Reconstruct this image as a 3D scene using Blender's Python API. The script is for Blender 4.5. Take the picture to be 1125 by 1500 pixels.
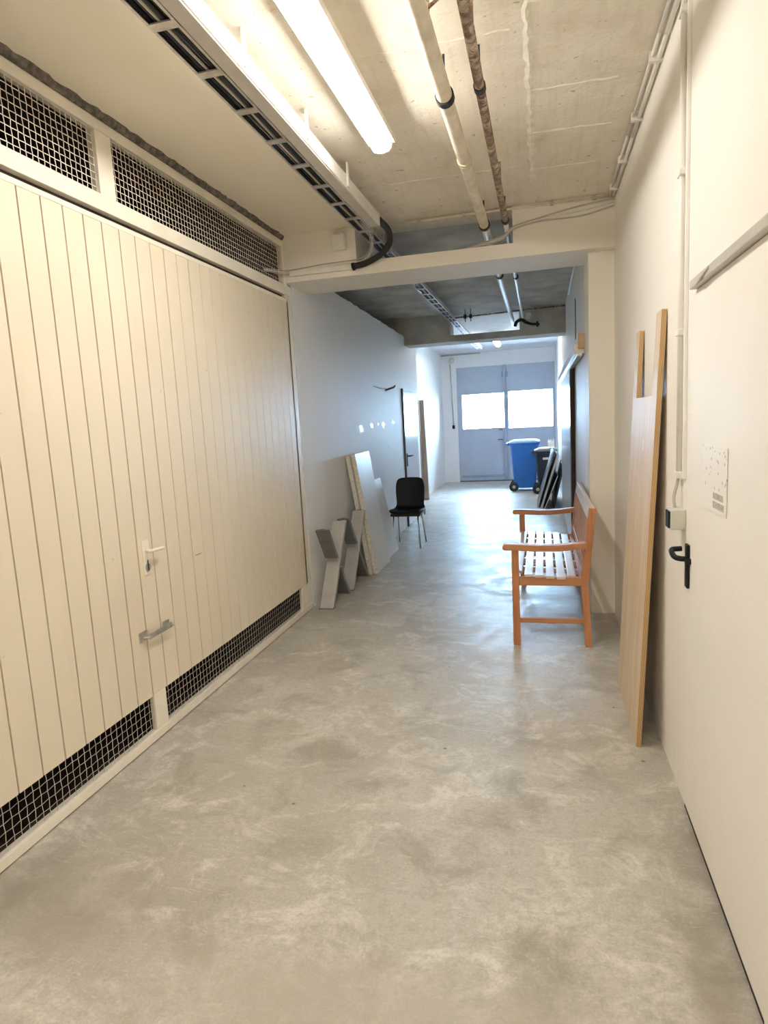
import bpy, bmesh, math, random
from mathutils import Vector, Matrix
random.seed(7)
S = bpy.context.scene
COL = S.collection
for o in list(bpy.data.objects): bpy.data.objects.remove(o)

# ------------------------------------------------------------------ camera, world, exposure
YAW, PITCH, ROLL, FPX, CAMH = .2477, .1416, -.0543, 935., 1.65
def cam_matrix():
    cy, sy, cp, sp, cr, sr = math.cos(YAW), math.sin(YAW), math.cos(PITCH), math.sin(PITCH), math.cos(ROLL), math.sin(ROLL)
    Ry = Matrix(((cy, 0, sy), (0, 1, 0), (-sy, 0, cy)))
    Rx = Matrix(((1, 0, 0), (0, cp, -sp), (0, sp, cp)))
    Rz = Matrix(((cr, -sr, 0), (sr, cr, 0), (0, 0, 1)))
    M = Rz @ Rx @ Ry                      # rows: right, down, forward in (X right, Y down, Z forward)
    w = lambda r: Vector((r[0], r[2], -r[1]))
    r, u, b = w(M[0]), -w(M[1]), -w(M[2])
    m = Matrix((r, u, b)).transposed().to_4x4()
    m.translation = (0, 0, CAMH)
    return m
cd = bpy.data.cameras.new('camera'); cam = bpy.data.objects.new('camera', cd); COL.objects.link(cam)
cam.matrix_world = cam_matrix()
cd.sensor_fit = 'VERTICAL'; cd.sensor_height = 36; cd.lens = FPX * 36 / 1500; cd.clip_start = .02
S.camera = cam
W = bpy.data.worlds.new('world'); S.world = W; W.use_nodes = True
bgn = W.node_tree.nodes['Background']; bgn.inputs[0].default_value = (.46, .71, 1.0, 1); bgn.inputs[1].default_value = 44.0
LAMP_COL, LAMP_STR = (1.0, .94, .85, 1), 39.0
LAMP3_STR = 40.0
S.view_settings.view_transform = 'Standard'; S.view_settings.look = 'None'
S.view_settings.exposure = 0.75; S.view_settings.gamma = 1.0; S.view_settings.use_curve_mapping = False
S.cycles.use_denoising = True
S.cycles.max_bounces = 12; S.cycles.diffuse_bounces = 8; S.cycles.sample_clamp_indirect = 8.0
S.cycles.caustics_reflective = False; S.cycles.caustics_refractive = False

# ------------------------------------------------------------------ materials
class NT:
    def __init__(s, name):
        s.m = bpy.data.materials.new(name); s.m.use_nodes = True
        s.t = s.m.node_tree; s.p = s.t.nodes['Principled BSDF']
    def n(s, typ, ins=None, **kw):
        nd = s.t.nodes.new(typ)
        for k, v in kw.items(): setattr(nd, k, v)
        for k, v in (ins or {}).items():
            if isinstance(v, bpy.types.NodeSocket): s.t.links.new(v, nd.inputs[k])
            else: nd.inputs[k].default_value = v
        return nd
    def l(s, a, b): s.t.links.new(a, b)
    def coord(s, obj=False, scale=(1, 1, 1)):
        src = s.n('ShaderNodeTexCoord').outputs['Object'] if obj else s.n('ShaderNodeNewGeometry').outputs['Position']
        return s.n('ShaderNodeMapping', {0: src, 3: scale}).outputs[0]
    def noise(s, vec, scale, detail=4, rough=.55, dist=0):
        return s.n('ShaderNodeTexNoise', {'Vector': vec, 'Scale': scale, 'Detail': detail, 'Roughness': rough, 'Distortion': dist}).outputs[0]
    def ramp(s, fac, stops):
        r = s.n('ShaderNodeValToRGB', {0: fac}); e = r.color_ramp.elements
        while len(e) < len(stops): e.new(.5)
        for x, (p, c) in zip(e, stops): x.position = p; x.color = (*c, 1) if len(c) == 3 else c
        return r.outputs[0]
    def mix(s, fac, a, b, mode='MIX'):
        nd = s.n('ShaderNodeMix', data_type='RGBA', blend_type=mode)
        for idx, v in ((0, fac), (6, a), (7, b)):
            if isinstance(v, bpy.types.NodeSocket): s.l(v, nd.inputs[idx])
            else: nd.inputs[idx].default_value = v if idx == 0 else (*v, 1)
        return nd.outputs[2]
    def math(s, op, a, b=0., c=0.):
        return s.n('ShaderNodeMath', {0: a, 1: b, 2: c}, operation=op).outputs[0]
    def bump(s, h, strength=.2, dist=.01):
        s.l(s.n('ShaderNodeBump', {'Height': h, 'Strength': strength, 'Distance': dist}).outputs[0], s.p.inputs['Normal'])
    def base(s, c):
        if isinstance(c, bpy.types.NodeSocket): s.l(c, s.p.inputs['Base Color'])
        else: s.p.inputs['Base Color'].default_value = (*c, 1)
    def rough(s, r):
        if isinstance(r, bpy.types.NodeSocket): s.l(r, s.p.inputs['Roughness'])
        else: s.p.inputs['Roughness'].default_value = r
WHITEC, BLACKC = (1, 1, 1), (0, 0, 0)

def plain(name, c, rough=.5, metal=0., var=.06, scale=6., bump=0., spec=.5):
    t = NT(name); v = t.coord()
    n = t.noise(v, scale, 4)
    lo = tuple(x * (1 - var) for x in c); hi = tuple(min(1, x * (1 + var)) for x in c)
    t.base(t.ramp(n, [(.35, lo), (.65, hi)])); t.rough(rough); t.p.inputs['Metallic'].default_value = metal
    t.p.inputs['Specular IOR Level'].default_value = spec
    if bump: t.bump(t.noise(v, scale * 12, 3), bump, .004)
    return t.m

def wall_mat(name, c, stain=(.70, .66, .58), amount=.35):
    t = NT(name); v = t.coord()
    big = t.noise(v, 1.1, 5, .6); fine = t.noise(v, 9, 5, .6)
    streak = t.noise(t.coord(scale=(3, 3, .35)), 2.2, 5, .65)
    col = t.ramp(big, [(.3, tuple(x * .965 for x in c)), (.7, c)])
    z = t.n('ShaderNodeSeparateXYZ', {0: t.n('ShaderNodeNewGeometry').outputs['Position']}).outputs[2]
    low = t.ramp(z, [(0., (1, 1, 1)), (.35, (.25, .25, .25)), (1., (.0, .0, .0))])
    f = t.math('MULTIPLY', t.ramp(streak, [(.5, BLACKC), (.72, WHITEC)]), t.math('MULTIPLY_ADD', low, amount, .06))
    t.base(t.mix(f, col, stain)); t.rough(.6)
    t.bump(t.math('ADD', fine, t.noise(v, 55, 3)), .12, .006)
    return t.m

def concrete_ceiling():
    t = NT('raw_concrete_ceiling'); v = t.coord()
    big = t.noise(v, .9, 6, .62, .4); mid = t.noise(v, 4.5, 7, .65, .3); fine = t.noise(v, 40, 4, .7)
    grain = t.noise(t.coord(scale=(9, .7, 1)), 3, 5, .6)
    c = t.ramp(big, [(.25, (.68, .62, .52)), (.5, (.81, .755, .65)), (.75, (.89, .85, .76))])
    c = t.mix(t.ramp(mid, [(.42, BLACKC), (.68, (.65, .65, .65))]), c, (.90, .86, .78))
    c = t.mix(t.ramp(mid, [(.30, (.45, .45, .45)), (.40, BLACKC)]), c, (.55, .46, .32))
    c = t.mix(t.ramp(grain, [(.35, (.18, .18, .18)), (.5, BLACKC)]), c, (.55, .48, .38))
    pits = t.ramp(t.noise(v, 23, 2, .4), [(.24, (.5, .5, .5)), (.29, BLACKC)])
    c = t.mix(pits, c, (.22, .18, .13))
    t.base(c); t.rough(.85); t.bump(t.math('ADD', mid, t.math('MULTIPLY', fine, .35)), .35, .02)
    return t.m

def concrete_floor():
    t = NT('worn_concrete_floor'); v = t.coord()
    big = t.noise(v, .75, 6, .6, .5); mid = t.noise(v, 3.2, 8, .66, .6); fine = t.noise(v, 26, 6, .7)
    swirl = t.noise(t.coord(scale=(1, 1.25, 1)), 2.9, 9, .70, 1.4)
    c = t.ramp(big, [(.34, (.37, .35, .30)), (.5, (.475, .455, .405)), (.64, (.57, .55, .50))])
    c = t.mix(t.ramp(swirl, [(.50, BLACKC), (.62, (.7, .7, .7))]), c, (.70, .68, .63))
    c = t.mix(t.ramp(mid, [(.34, (.8, .8, .8)), (.49, BLACKC)]), c, (.30, .28, .23))
    c = t.mix(t.ramp(fine, [(.38, (.5, .5, .5)), (.52, BLACKC)]), c, (.36, .335, .285))
    gr = t.noise(v, 95, 4, .75, .4)
    c = t.mix(t.ramp(gr, [(.40, (.28, .28, .28)), (.5, BLACKC)]), c, (.32, .295, .25))
    c = t.mix(t.ramp(gr, [(.55, BLACKC), (.68, (.28, .28, .28))]), c, (.76, .74, .69))
    # wear: pale scratches and dark spots
    sc = t.noise(t.coord(scale=(1.2, 7, 1)), 7, 3, .5, 1.5)
    c = t.mix(t.ramp(sc, [(.635, BLACKC), (.66, (.5, .5, .5)), (.685, BLACKC)]), c, (.68, .66, .62))
    sp = t.n('ShaderNodeTexVoronoi', {'Vector': v, 'Scale': 3.1, 'Randomness': 1.}, feature='F1').outputs[0]
    c = t.mix(t.ramp(sp, [(.022, (.8, .8, .8)), (.035, BLACKC)]), c, (.14, .12, .10))
    # damp dirt patches: a broad one by the garage, one by the near door
    def patch(cx, cy, rx, ry):
        m = t.n('ShaderNodeMapping', {0: t.n('ShaderNodeNewGeometry').outputs['Position'], 1: (-cx / rx, -cy / ry, 0), 3: (1 / rx, 1 / ry, 0)}).outputs[0]
        d = t.n('ShaderNodeVectorMath', {0: m}, operation='LENGTH').outputs['Value']
        d = t.math('ADD', d, t.math('MULTIPLY_ADD', mid, 1.1, -.55))
        return t.ramp(d, [(.45, (.6, .6, .6)), (1., BLACKC)])
    c = t.mix(patch(-1.72, 1.72, .42, .30), c, (.33, .305, .25))
    c = t.mix(patch(.45, 1.78, .09, .24), c, (.27, .245, .185))
    c = t.mix(patch(-.5, 1.5, .9, .22), c, (.42, .39, .325))
    t.base(c)
    t.rough(t.ramp(t.math('ADD', mid, t.math('MULTIPLY_ADD', fine, .6, -.3)), [(.3, (.30, .30, .30)), (.7, (.55, .55, .55))]))
    t.bump(t.math('ADD', t.math('MULTIPLY', swirl, .6), t.math('MULTIPLY', fine, .35)), .22, .012)
    return t.m

def wood(name, c1, c2, axis=1, scale=1., rough=.45, obj=False):
    t = NT(name); sc = [22 * scale] * 3; sc[axis] = 1.3 * scale
    v = t.coord(obj, sc); n = t.noise(v, 1.4, 6, .6, .5)
    big = t.noise(t.coord(obj), 2.5, 3)
    c = t.ramp(n, [(.3, c1), (.7, c2)])
    c = t.mix(t.math('MULTIPLY', big, .35), c, tuple(x * .8 for x in c1))
    t.base(c); t.rough(rough); t.bump(n, .12, .003)
    return t.m

def ply_mat():
    t = NT('plain_plywood'); tc = t.n('ShaderNodeTexCoord').outputs['Object']
    face = t.noise(t.n('ShaderNodeMapping', {0: tc, 3: (1, 14, .9)}).outputs[0], 1.6, 6, .6, .6)
    c = t.ramp(face, [(.3, (.57, .44, .31)), (.55, (.67, .54, .40)), (.75, (.73, .61, .47))])
    x = t.n('ShaderNodeSeparateXYZ', {0: tc}).outputs[0]
    st = t.math('FRACT', t.math('MULTIPLY', x, 1 / .0046))
    edge = t.ramp(st, [(.40, (.62, .42, .20)), (.52, (.30, .17, .07)), (.9, (.30, .17, .07)), (1., (.62, .42, .20))])
    nx = t.n('ShaderNodeSeparateXYZ', {0: t.n('ShaderNodeTexCoord').outputs['Normal']}).outputs[0]
    isedge = t.math('LESS_THAN', t.math('ABSOLUTE', nx), .6)
    t.base(t.mix(isedge, c, edge)); t.rough(.55); t.bump(face, .08, .002)
    return t.m

def rusty():
    t = NT('rusty_pipe_paint'); v = t.coord()
    n = t.noise(v, 26, 6, .7, .5); b = t.noise(v, 5, 4)
    c = t.ramp(n, [(.36, (.10, .055, .03)), (.47, (.24, .15, .09)), (.56, (.56, .49, .40)), (.7, (.66, .60, .50))])
    t.base(t.mix(t.ramp(b, [(.4, (.7, .7, .7)), (.6, BLACKC)]), c, (.19, .12, .08))); t.rough(.7); t.bump(n, .4, .004)
    return t.m

def emit(name, c, s):
    t = NT(name); t.p.inputs['Base Color'].default_value = (.9, .9, .9, 1)
    t.p.inputs['Emission Color'].default_value = c; t.p.inputs['Emission Strength'].default_value = s
    return t.m

def glass():
    t = NT('clear_window_glass'); tr = t.n('ShaderNodeBsdfTransparent', {0: (.96, .98, .98, 1)}); gl = t.n('ShaderNodeBsdfGlossy', {'Roughness': .02})
    fr = t.n('ShaderNodeFresnel', {0: 1.45}); mx = t.n('ShaderNodeMixShader', {0: fr.outputs[0]})
    t.l(tr.outputs[0], mx.inputs[1]); t.l(gl.outputs[0], mx.inputs[2])
    t.l(mx.outputs[0], t.t.nodes['Material Output'].inputs[0]); return t.m

def boards_paint():
    t = NT('cream_board_paint'); v = t.coord()
    big = t.noise(v, 1.3, 5, .6); streak = t.noise(t.coord(scale=(1, 5, .5)), 2.4, 5, .62)
    c = t.ramp(big, [(.3, (.77, .685, .545)), (.7, (.82, .74, .60))])
    c = t.mix(t.ramp(streak, [(.56, BLACKC), (.78, (.4, .4, .4))]), c, (.74, .60, .45))
    sc = t.noise(v, 13, 4, .7)
    c = t.mix(t.ramp(sc, [(.70, BLACKC), (.74, (.7, .7, .7))]), c, (.42, .36, .27))
    t.base(c); t.rough(.42); t.bump(t.noise(t.coord(scale=(1, 30, 1.5)), 2, 3), .06, .003)
    return t.m

def notice_mat():
    t = NT('printed_notice_paper'); tc = t.n('ShaderNodeTexCoord').outputs['Object']
    d = t.n('ShaderNodeTexVoronoi', {'Vector': t.n('ShaderNodeMapping', {0: tc, 3: (1, 44, 40)}).outputs[0], 'Scale': 1.}, feature='F1').outputs[0]
    z = t.n('ShaderNodeSeparateXYZ', {0: tc}).outputs[2]
    top = t.math('GREATER_THAN', z, -.035)
    msk = t.math('MULTIPLY', t.ramp(d, [(.16, WHITEC), (.24, BLACKC)]), top)
    t.base(t.mix(t.math('MULTIPLY', msk, .75), (.86, .84, .80), (.20, .19, .18))); t.rough(.5)
    return t.m

M = dict(
    wall=wall_mat('white_wall_paint', (.86, .84, .80)),
    wall2=wall_mat('cool_white_wall_paint', (.86, .86, .85)),
    beam=wall_mat('cream_beam_paint', (.85, .815, .74), amount=.15),
    ceil=concrete_ceiling(), floor=concrete_floor(),
    ceil_white=plain('white_ceiling_paint', (.78, .78, .78), .7, var=.05),
    ceil_smooth=wall_mat('cream_slab_paint', (.91, .85, .73), (.74, .66, .52), .2),
    grey_conc=plain('grey_bare_concrete', (.58, .565, .53), .85, var=.2, scale=3, bump=.4),
    ridge=plain('pale_plaster_ridge', (.88, .84, .75), .85, var=.10, scale=15, bump=.4),
    cream=plain('cream_frame_paint', (.87, .82, .71), .38, var=.05, scale=4),
    boards=boards_paint(),
    groove=plain('ochre_groove_shade_scratch', (.34, .24, .13), .7),  # groove shade painted as dark ochre; the scratch shares the colour
    wire=plain('cream_wire', (.72, .66, .58), .45, var=.15, scale=20),
    wire_low=plain('dull_zinc_wire', (.60, .57, .53), .4, metal=.4, var=.2, scale=20),
    foam=plain('dirty_grey_sealing_foam', (.16, .14, .12), .9, var=.5, scale=30),
    dark=plain('dark_garage_interior', (.06, .045, .04), .9),
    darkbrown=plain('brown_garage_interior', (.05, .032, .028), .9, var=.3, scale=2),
    grey=plain('grey_metal', (.50, .48, .45), .45, metal=.3),
    galv=plain('galvanised_steel', (.58, .56, .53), .38, metal=.75, var=.2, scale=14),
    trunk=plain('off_white_trunking', (.80, .78, .73), .4),
    trunk_grey=plain('grey_rail_trunk_shade', (.55, .52, .48), .45),  # plain grey on the head rail; under the trunking it paints shade
    white=plain('white_plastic', (.82, .81, .79), .4, var=.02),
    switch=plain('pale_grey_green_plastic', (.60, .60, .53), .45, var=.02),
    black=plain('black_plastic', (.007, .008, .011), .5, var=.1, spec=.3),
    rubber=plain('black_rubber', (.02, .02, .02), .6),
    cable_grey=plain('grey_cable', (.50, .47, .43), .5),
    cable_white=plain('white_cable', (.74, .72, .68), .5),
    pipe=plain('cream_pipe_paint', (.74, .66, .52), .4, var=.14, scale=9),
    silver=plain('silver_pipe_jacket', (.86, .86, .87), .35, metal=.2, var=.05),
    rust=rusty(), lamp=emit('lit_tube_diffuser', LAMP_COL, LAMP_STR), lamp3=emit('lit_far_tube_diffuser', (1, .97, .93, 1), LAMP3_STR),
    glass=glass(),
    door=plain('white_door_paint', (.85, .83, .795), .62, var=.02, scale=2),
    gloss=plain('glossy_white_door', (.80, .81, .82), .16, var=.01),
    far=plain('blue_grey_door_paint', (.44, .49, .57), .42, var=.04, scale=2),
    far_dark=plain('darker_blue_grey_trim_paint', (.31, .35, .42), .42, var=.04, scale=2),
    teak=wood('oiled_teak', (.42, .17, .07), (.62, .29, .13), 2), teak_y=wood('oiled_teak_rail', (.42, .17, .07), (.62, .29, .13), 1),
    teak_x=wood('oiled_teak_arm', (.42, .18, .075), (.62, .30, .14), 0),
    slat=wood('worn_teak_with_sheen', (.66, .56, .50), (.80, .73, .69), 1, rough=.28),  # worn teak, paled further to paint in the light reflected off it
    backslat=wood('reddish_teak', (.42, .24, .18), (.58, .38, .31), 2),
    ply=ply_mat(),
    lam=plain('white_laminate', (.84, .83, .80), .35, var=.02), chip=plain('raw_chipboard_edge', (.74, .69, .60), .7, var=.2, scale=60),
    steel=plain('brushed_grey_steel', (.20, .20, .195), .42, metal=.2, var=.08, scale=10),  # dark copy: shade painted into the down-facing x-frame bars; also handles
    steel_lit=plain('lit_grey_steel', (.50, .49, .47), .42, metal=.2, var=.06, scale=10),  # same steel painted lighter, as if lit, for the up-facing bars
    chrome=plain('chrome_tube', (.62, .62, .64), .14, metal=1., var=.02),
    blue=plain('blue_bin_plastic', (.025, .16, .52), .4, var=.06), blue_l=plain('pale_blue_lid', (.16, .36, .66), .3, var=.05),
    binblack=plain('anthracite_bin_plastic', (.02, .028, .045), .4), binlid=plain('grey_bin_lid', (.16, .18, .19), .3),
    brownboard=wood('grey_brown_board', (.22, .15, .11), (.36, .26, .20), 2),
    tanboard=wood('faded_tan_board', (.34, .25, .19), (.50, .39, .31), 2),
    blockwood=wood('raw_wood_block', (.55, .36, .20), (.68, .47, .28), 1),
    paper=notice_mat(), print=plain('grey_print', (.46, .44, .41), .6, var=.3, scale=120),
    paperwhite=plain('white_paper', (.85, .85, .84), .6), ground=plain('courtyard_paving', (.5, .5, .5), .9, var=.1),
    sticker=plain('white_sticker', (.88, .88, .88), .5),
)

# ------------------------------------------------------------------ mesh helpers
class MB:
    def __init__(s): s.v = []; s.f = []; s.mi = []; s.cur = 0
    def add(s, vs, fs):
        b = len(s.v); s.v += [tuple(p) for p in vs]; s.f += [tuple(i + b for i in f) for f in fs]; s.mi += [s.cur] * len(fs); return s
    def box(s, x0, x1, y0, y1, z0, z1):
        return s.hexa([(x0, y0, z0), (x1, y0, z0), (x1, y1, z0), (x0, y1, z0), (x0, y0, z1), (x1, y0, z1), (x1, y1, z1), (x0, y1, z1)])
    def hexa(s, p):
        return s.add(p, [(3, 2, 1, 0), (4, 5, 6, 7), (0, 1, 5, 4), (1, 2, 6, 5), (2, 3, 7, 6), (3, 0, 4, 7)])
    def bar(s, a, b, w, h, up=(0, 0, 1)):          # rectangular bar from a to b
        a, b = Vector(a), Vector(b); d = (b - a).normalized(); u = Vector(up)
        sd = d.cross(u).normalized() * w / 2; u = sd.cross(d).normalized() * h / 2
        return s.hexa([a - sd - u, a + sd - u, b + sd - u, b - sd - u, a - sd + u, a + sd + u, b + sd + u, b - sd + u])
    def prism(s, pts, axis, c0, c1):               # polygon in the two other axes, extruded along axis
        n = len(pts); mk = lambda p, c: {0: (c, p[0], p[1]), 1: (p[0], c, p[1]), 2: (p[0], p[1], c)}[axis]
        return s.add([mk(p, c0) for p in pts] + [mk(p, c1) for p in pts],
                     [tuple(range(n))[::-1], tuple(range(n, 2 * n))] + [(i, (i + 1) % n, n + (i + 1) % n, n + i) for i in range(n)])
    def tube(s, pts, r, n=8, cap=True):
        pts = [Vector(p) for p in pts]; rs = r if isinstance(r, (list, tuple)) else [r] * len(pts); vs = []; fs = []; pu = None
        for i, p in enumerate(pts):
            d = (pts[min(i + 1, len(pts) - 1)] - pts[max(i - 1, 0)]).normalized()
            if pu is None: pu = d.orthogonal().normalized()
            pu = (pu - d * pu.dot(d)).normalized(); w = d.cross(pu)
            vs += [p + (pu * math.cos(t) + w * math.sin(t)) * rs[i] for t in [2 * math.pi * k / n for k in range(n)]]
        for i in range(len(pts) - 1):
            for k in range(n): fs.append((i * n + k, i * n + (k + 1) % n, (i + 1) * n + (k + 1) % n, (i + 1) * n + k))
        if cap: fs += [tuple(range(n))[::-1], tuple(range((len(pts) - 1) * n, len(pts) * n))]
        return s.add(vs, fs)
    def build(s, name, mat, parent=None, bevel=0., smooth=False, seg=2, **props):
        me = bpy.data.meshes.new(name); me.from_pydata(s.v, [], s.f)
        for m in (mat if isinstance(mat, (list, tuple)) else [mat]): me.materials.append(m)
        me.polygons.foreach_set('material_index', s.mi)
        bm = bmesh.new(); bm.from_mesh(me); bmesh.ops.recalc_face_normals(bm, faces=bm.faces)
        if bevel:
            bmesh.ops.bevel(bm, geom=[e for e in bm.edges if len(e.link_faces) == 2 and e.calc_face_angle(0) > .6], offset=bevel, segments=seg, affect='EDGES', profile=.6, clamp_overlap=True)
        bm.to_mesh(me); bm.free()
        if smooth: me.shade_smooth() if smooth is True else me.set_sharp_from_angle(angle=.7)
        o = bpy.data.objects.new(name, me); COL.objects.link(o)
        if parent: o.parent = parent
        for k, v in props.items(): o[k] = v
        return o
def smooth_path(pts, k=6):
    P = [Vector(p) for p in pts]; P = [P[0] * 2 - P[1]] + P + [P[-1] * 2 - P[-2]]; out = []
    for i in range(1, len(P) - 2):
        for j in range(k):
            t = j / k; a, b, c, d = P[i - 1:i + 3]
            out.append(.5 * ((2 * b) + (c - a) * t + (2 * a - 5 * b + 4 * c - d) * t * t + (3 * b - a - 3 * c + d) * t ** 3))
    return out + [P[-2]]
def empty(name, loc=(0, 0, 0), rot=(0, 0, 0), **props):
    o = bpy.data.objects.new(name, None); COL.objects.link(o); o.location = loc; o.rotation_euler = rot; o.empty_display_size = .1
    for k, v in props.items(): o[k] = v
    return o
def thing(name, label, cat, loc=(0, 0, 0), rot=(0, 0, 0), group=None):
    o = empty(name, loc, rot, label=label, category=cat)
    if group: o['group'] = group
    return o
def tag(o, label, cat, group=None):
    o['label'] = label; o['category'] = cat
    if group: o['group'] = group
    return o
def struct(name, **k): return empty(name, kind='structure', **k)
def dup(o, name=None, parent=None):
    c = o.copy(); COL.objects.link(c); c.parent = parent
    if name: c.name = name
    return c

XL, XR, XP = -2.06, .547, .36          # garage wall face, near right wall face, far right wall face
YB1, YB1E, YB2, YB2E, YF = 5.2, 5.75, 10.0, 10.45, 16.25
ZC = 3.2

# ------------------------------------------------------------------ shell
MB().box(-4.6, 1.0, -7.2, YF + .1, -.15, 0).build('floor', M['floor'], kind='structure')
MB().box(-4.6, -1.16, -7.2, YB1 + .3, ZC, ZC + .2).build('ceiling', M['ceil_smooth'], kind='structure')
ceil1 = MB().box(-1.16, 1.0, -7.2, YB1 + .3, ZC, ZC + .2).build('ceiling', M['ceil'], kind='structure')
MB().box(-4.6, 1.0, YB1 + .3, YB2 + .2, ZC, ZC + .2).build('ceiling', M['grey_conc'], kind='structure')
MB().box(-4.6, 1.0, YB2 + .2, YF + .2, ZC, ZC + .2).build('ceiling', M['ceil_white'], kind='structure')
def ridge(a, b, w):                    # ragged low plaster ridge left by the formwork joint
    a, b = Vector(a), Vector(b); d = (b - a).normalized(); sd = Vector((-d.y, d.x, 0)); n = max(4, int((b - a).length / .05)); vs = []; fs = []
    for i in range(n + 1):
        p = a.lerp(b, i / n) + sd * random.uniform(-.006, .006); wl = w * random.uniform(.4, 1.2); h = random.uniform(.002, .005)
        vs += [p + sd * wl, p + Vector((0, 0, -h)), p - sd * wl * random.uniform(.6, 1.3)]
    for i in range(n): fs += [(3 * i, 3 * i + 1, 3 * i + 4, 3 * i + 3), (3 * i + 1, 3 * i + 2, 3 * i + 5, 3 * i + 4)]
    MB().add(vs, fs).build('plaster_ridge', M['ridge'], ceil1)
ridge((-.03, .5, ZC), (-.03, 4.75, ZC), .022)
for y in (2.15, 2.75, 3.45, 3.95, 4.5): ridge((-.03, y, ZC), (random.uniform(.36, .42), y + .02, ZC), .012)
for y in (1.6, 2.9, 4.4): ridge((-.95, y, ZC), (-.1, y + .01, ZC), .007)
# far left: wall before the garage door, garage interior
MB().box(-2.2, XL, -7.2, .30, 0, ZC).build('wall_left', M['wall'], kind='structure')
gi = struct('wall_garage_interior')
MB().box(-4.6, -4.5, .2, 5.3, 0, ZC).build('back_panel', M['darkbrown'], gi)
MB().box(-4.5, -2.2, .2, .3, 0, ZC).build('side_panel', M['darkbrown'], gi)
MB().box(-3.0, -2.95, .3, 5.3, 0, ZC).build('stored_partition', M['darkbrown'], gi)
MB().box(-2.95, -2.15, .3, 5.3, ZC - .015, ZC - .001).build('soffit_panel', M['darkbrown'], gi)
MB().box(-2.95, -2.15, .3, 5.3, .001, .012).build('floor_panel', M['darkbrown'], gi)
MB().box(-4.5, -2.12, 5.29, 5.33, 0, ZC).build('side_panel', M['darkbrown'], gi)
# left wall of the passage with ragged top
wl = MB(); N = 46; ys = [5.335 + (10.9 - 5.335) * i / N for i in range(N + 1)]
zt = [3.0 - .018 * (y - 6.2) + random.uniform(-.006, .006) for y in ys]
for i in range(N - 5, N + 1): zt[i] += random.choice((-.03, .0, .02, .03))
wl.prism([(ys[0], 0)] + [(ys[-1], 0)] + [(y, z) for y, z in zip(ys[::-1], zt[::-1])], 0, -2.18, XL)
wl2 = wl.build('wall_left', M['wall2'], kind='structure')
def fleck(x, y, z, s, m, par):
    n = 9; ring = [(y + s * random.uniform(.4, 1.2) * math.cos(6.283 * k / n), z + .5 * s * random.uniform(.4, 1.2) * math.sin(6.283 * k / n)) for k in range(n)]
    MB().prism(ring, 0, x - .0005, x + .0025).build('plaster_patch', m, par)
for y, z, s in ((7.25, 1.565, .10), (7.75, 1.60, .09), (8.1, 1.605, .05), (8.35, 1.60, .10), (8.95, 1.62, .08), (7.3, 1.24, .05), (8.6, 1.28, .06)):
    fleck(XL, y, z, s, M['lam'], wl2)
MB().box(-3.1, -3.0, 5.33, 10.9, 0, ZC).build('wall_void', M['grey_conc'], kind='structure')
MB().box(-3.1, XL, 10.9, 10.95, 0, ZC).build('wall_return', M['wall2'], kind='structure')
MB().box(-2.6, -2.43, 10.95, YF, 0, ZC).build('wall_left', M['wall2'], kind='structure')
# right walls
MB().box(XR, .75, -7.2, 5.3, 0, ZC).build('wall_right', M['wall'], kind='structure')
MB().box(XP, .75, 5.3, 5.75, 0, ZC).build('pillar', M['beam'], kind='structure', bevel=.008)
wr2 = MB().box(XP, .75, 5.75, YF, 0, ZC).build('wall_right', M['wall2'], kind='structure')
MB().box(XP - .004, XP + .02, 7.13, 7.25, 2.39, 2.80).build('wall_slot', M['dark'], wr2)
MB().box(-4.6, 1.0, -7.3, -7.2, 0, ZC).build('wall_back', M['wall'], kind='structure')
# beams
b1 = MB().box(-2.06, .547, YB1, YB1E, 2.83, 2.935).box(-2.06, -1.43, YB1, YB1E, 2.935, ZC).box(-.19, .547, YB1, YB1E, 2.935, ZC)
b1.box(-3.0, -2.06, 5.34, YB1E, 2.83, ZC)
b1.build('beam', M['beam'], kind='structure')
b2 = MB().box(-3.0, XP, YB2, YB2E, 2.79, 2.885).box(-3.0, -1.34, YB2, YB2E, 2.885, ZC).box(-.30, XP, YB2, YB2E, 2.885, ZC)
b2.build('beam', M['grey_conc'], kind='structure')
# far wall round the big door
fw = MB().box(-2.6, -2.06, YF, YF + .25, 0, ZC).box(-2.06, .32, YF, YF + .03, 2.85, ZC).box(-2.06, .32, YF + .03, YF + .25, 2.9, ZC).box(.32, .75, YF, YF + .25, 0, ZC)
fw.build('wall_far', M['wall2'], kind='structure')
MB().box(-14, 14, YF + .3, YF + 30, -.2, -.02).build('ground_outside', M['ground'], kind='structure')

# ------------------------------------------------------------------ garage door (door_1)
g = struct('door_1')
Y0, Y1 = .30, 5.31
fr = lambda nm, *b, m='cream', bev=.004: MB().box(*b).build(nm, M[m], g, bevel=bev)
fr('top_rail', XL - .05, XL, Y0, 5.25, 3.115, 3.17)
fr('transom_rail', XL - .05, XL + .004, Y0, 5.31, 2.735, 2.815)
for y0, y1 in ((.58, .70), (2.885, 3.005), (5.185, 5.25)): fr('mullion', XL - .05, XL, y0, y1, 2.815, 3.115)
fr('track_gap', XL - .06, XL - .035, Y0, 5.19, 2.69, 2.735, m='darkbrown', bev=0)
fr('end_stile', XL - .05, XL, 5.20, 5.31, 0, 2.735)
fr('door_lip', XL - .03, XL + .003, Y0, 5.20, 2.678, 2.704)
fr('backing_panel', XL - .03, XL - .016, Y0, 5.20, .25, 2.68, m='groove', bev=0)
fr('bottom_rail', XL - .04, XL + .006, Y0, 5.31, .006, .052)
for y0, y1 in ((.62, .74), (2.866, 2.975), (5.08, 5.20)): fr('door_mullion', XL - .03, XL + .002, y0, y1, .052, .25)
P_, w_ = .1316, .1316
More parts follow.
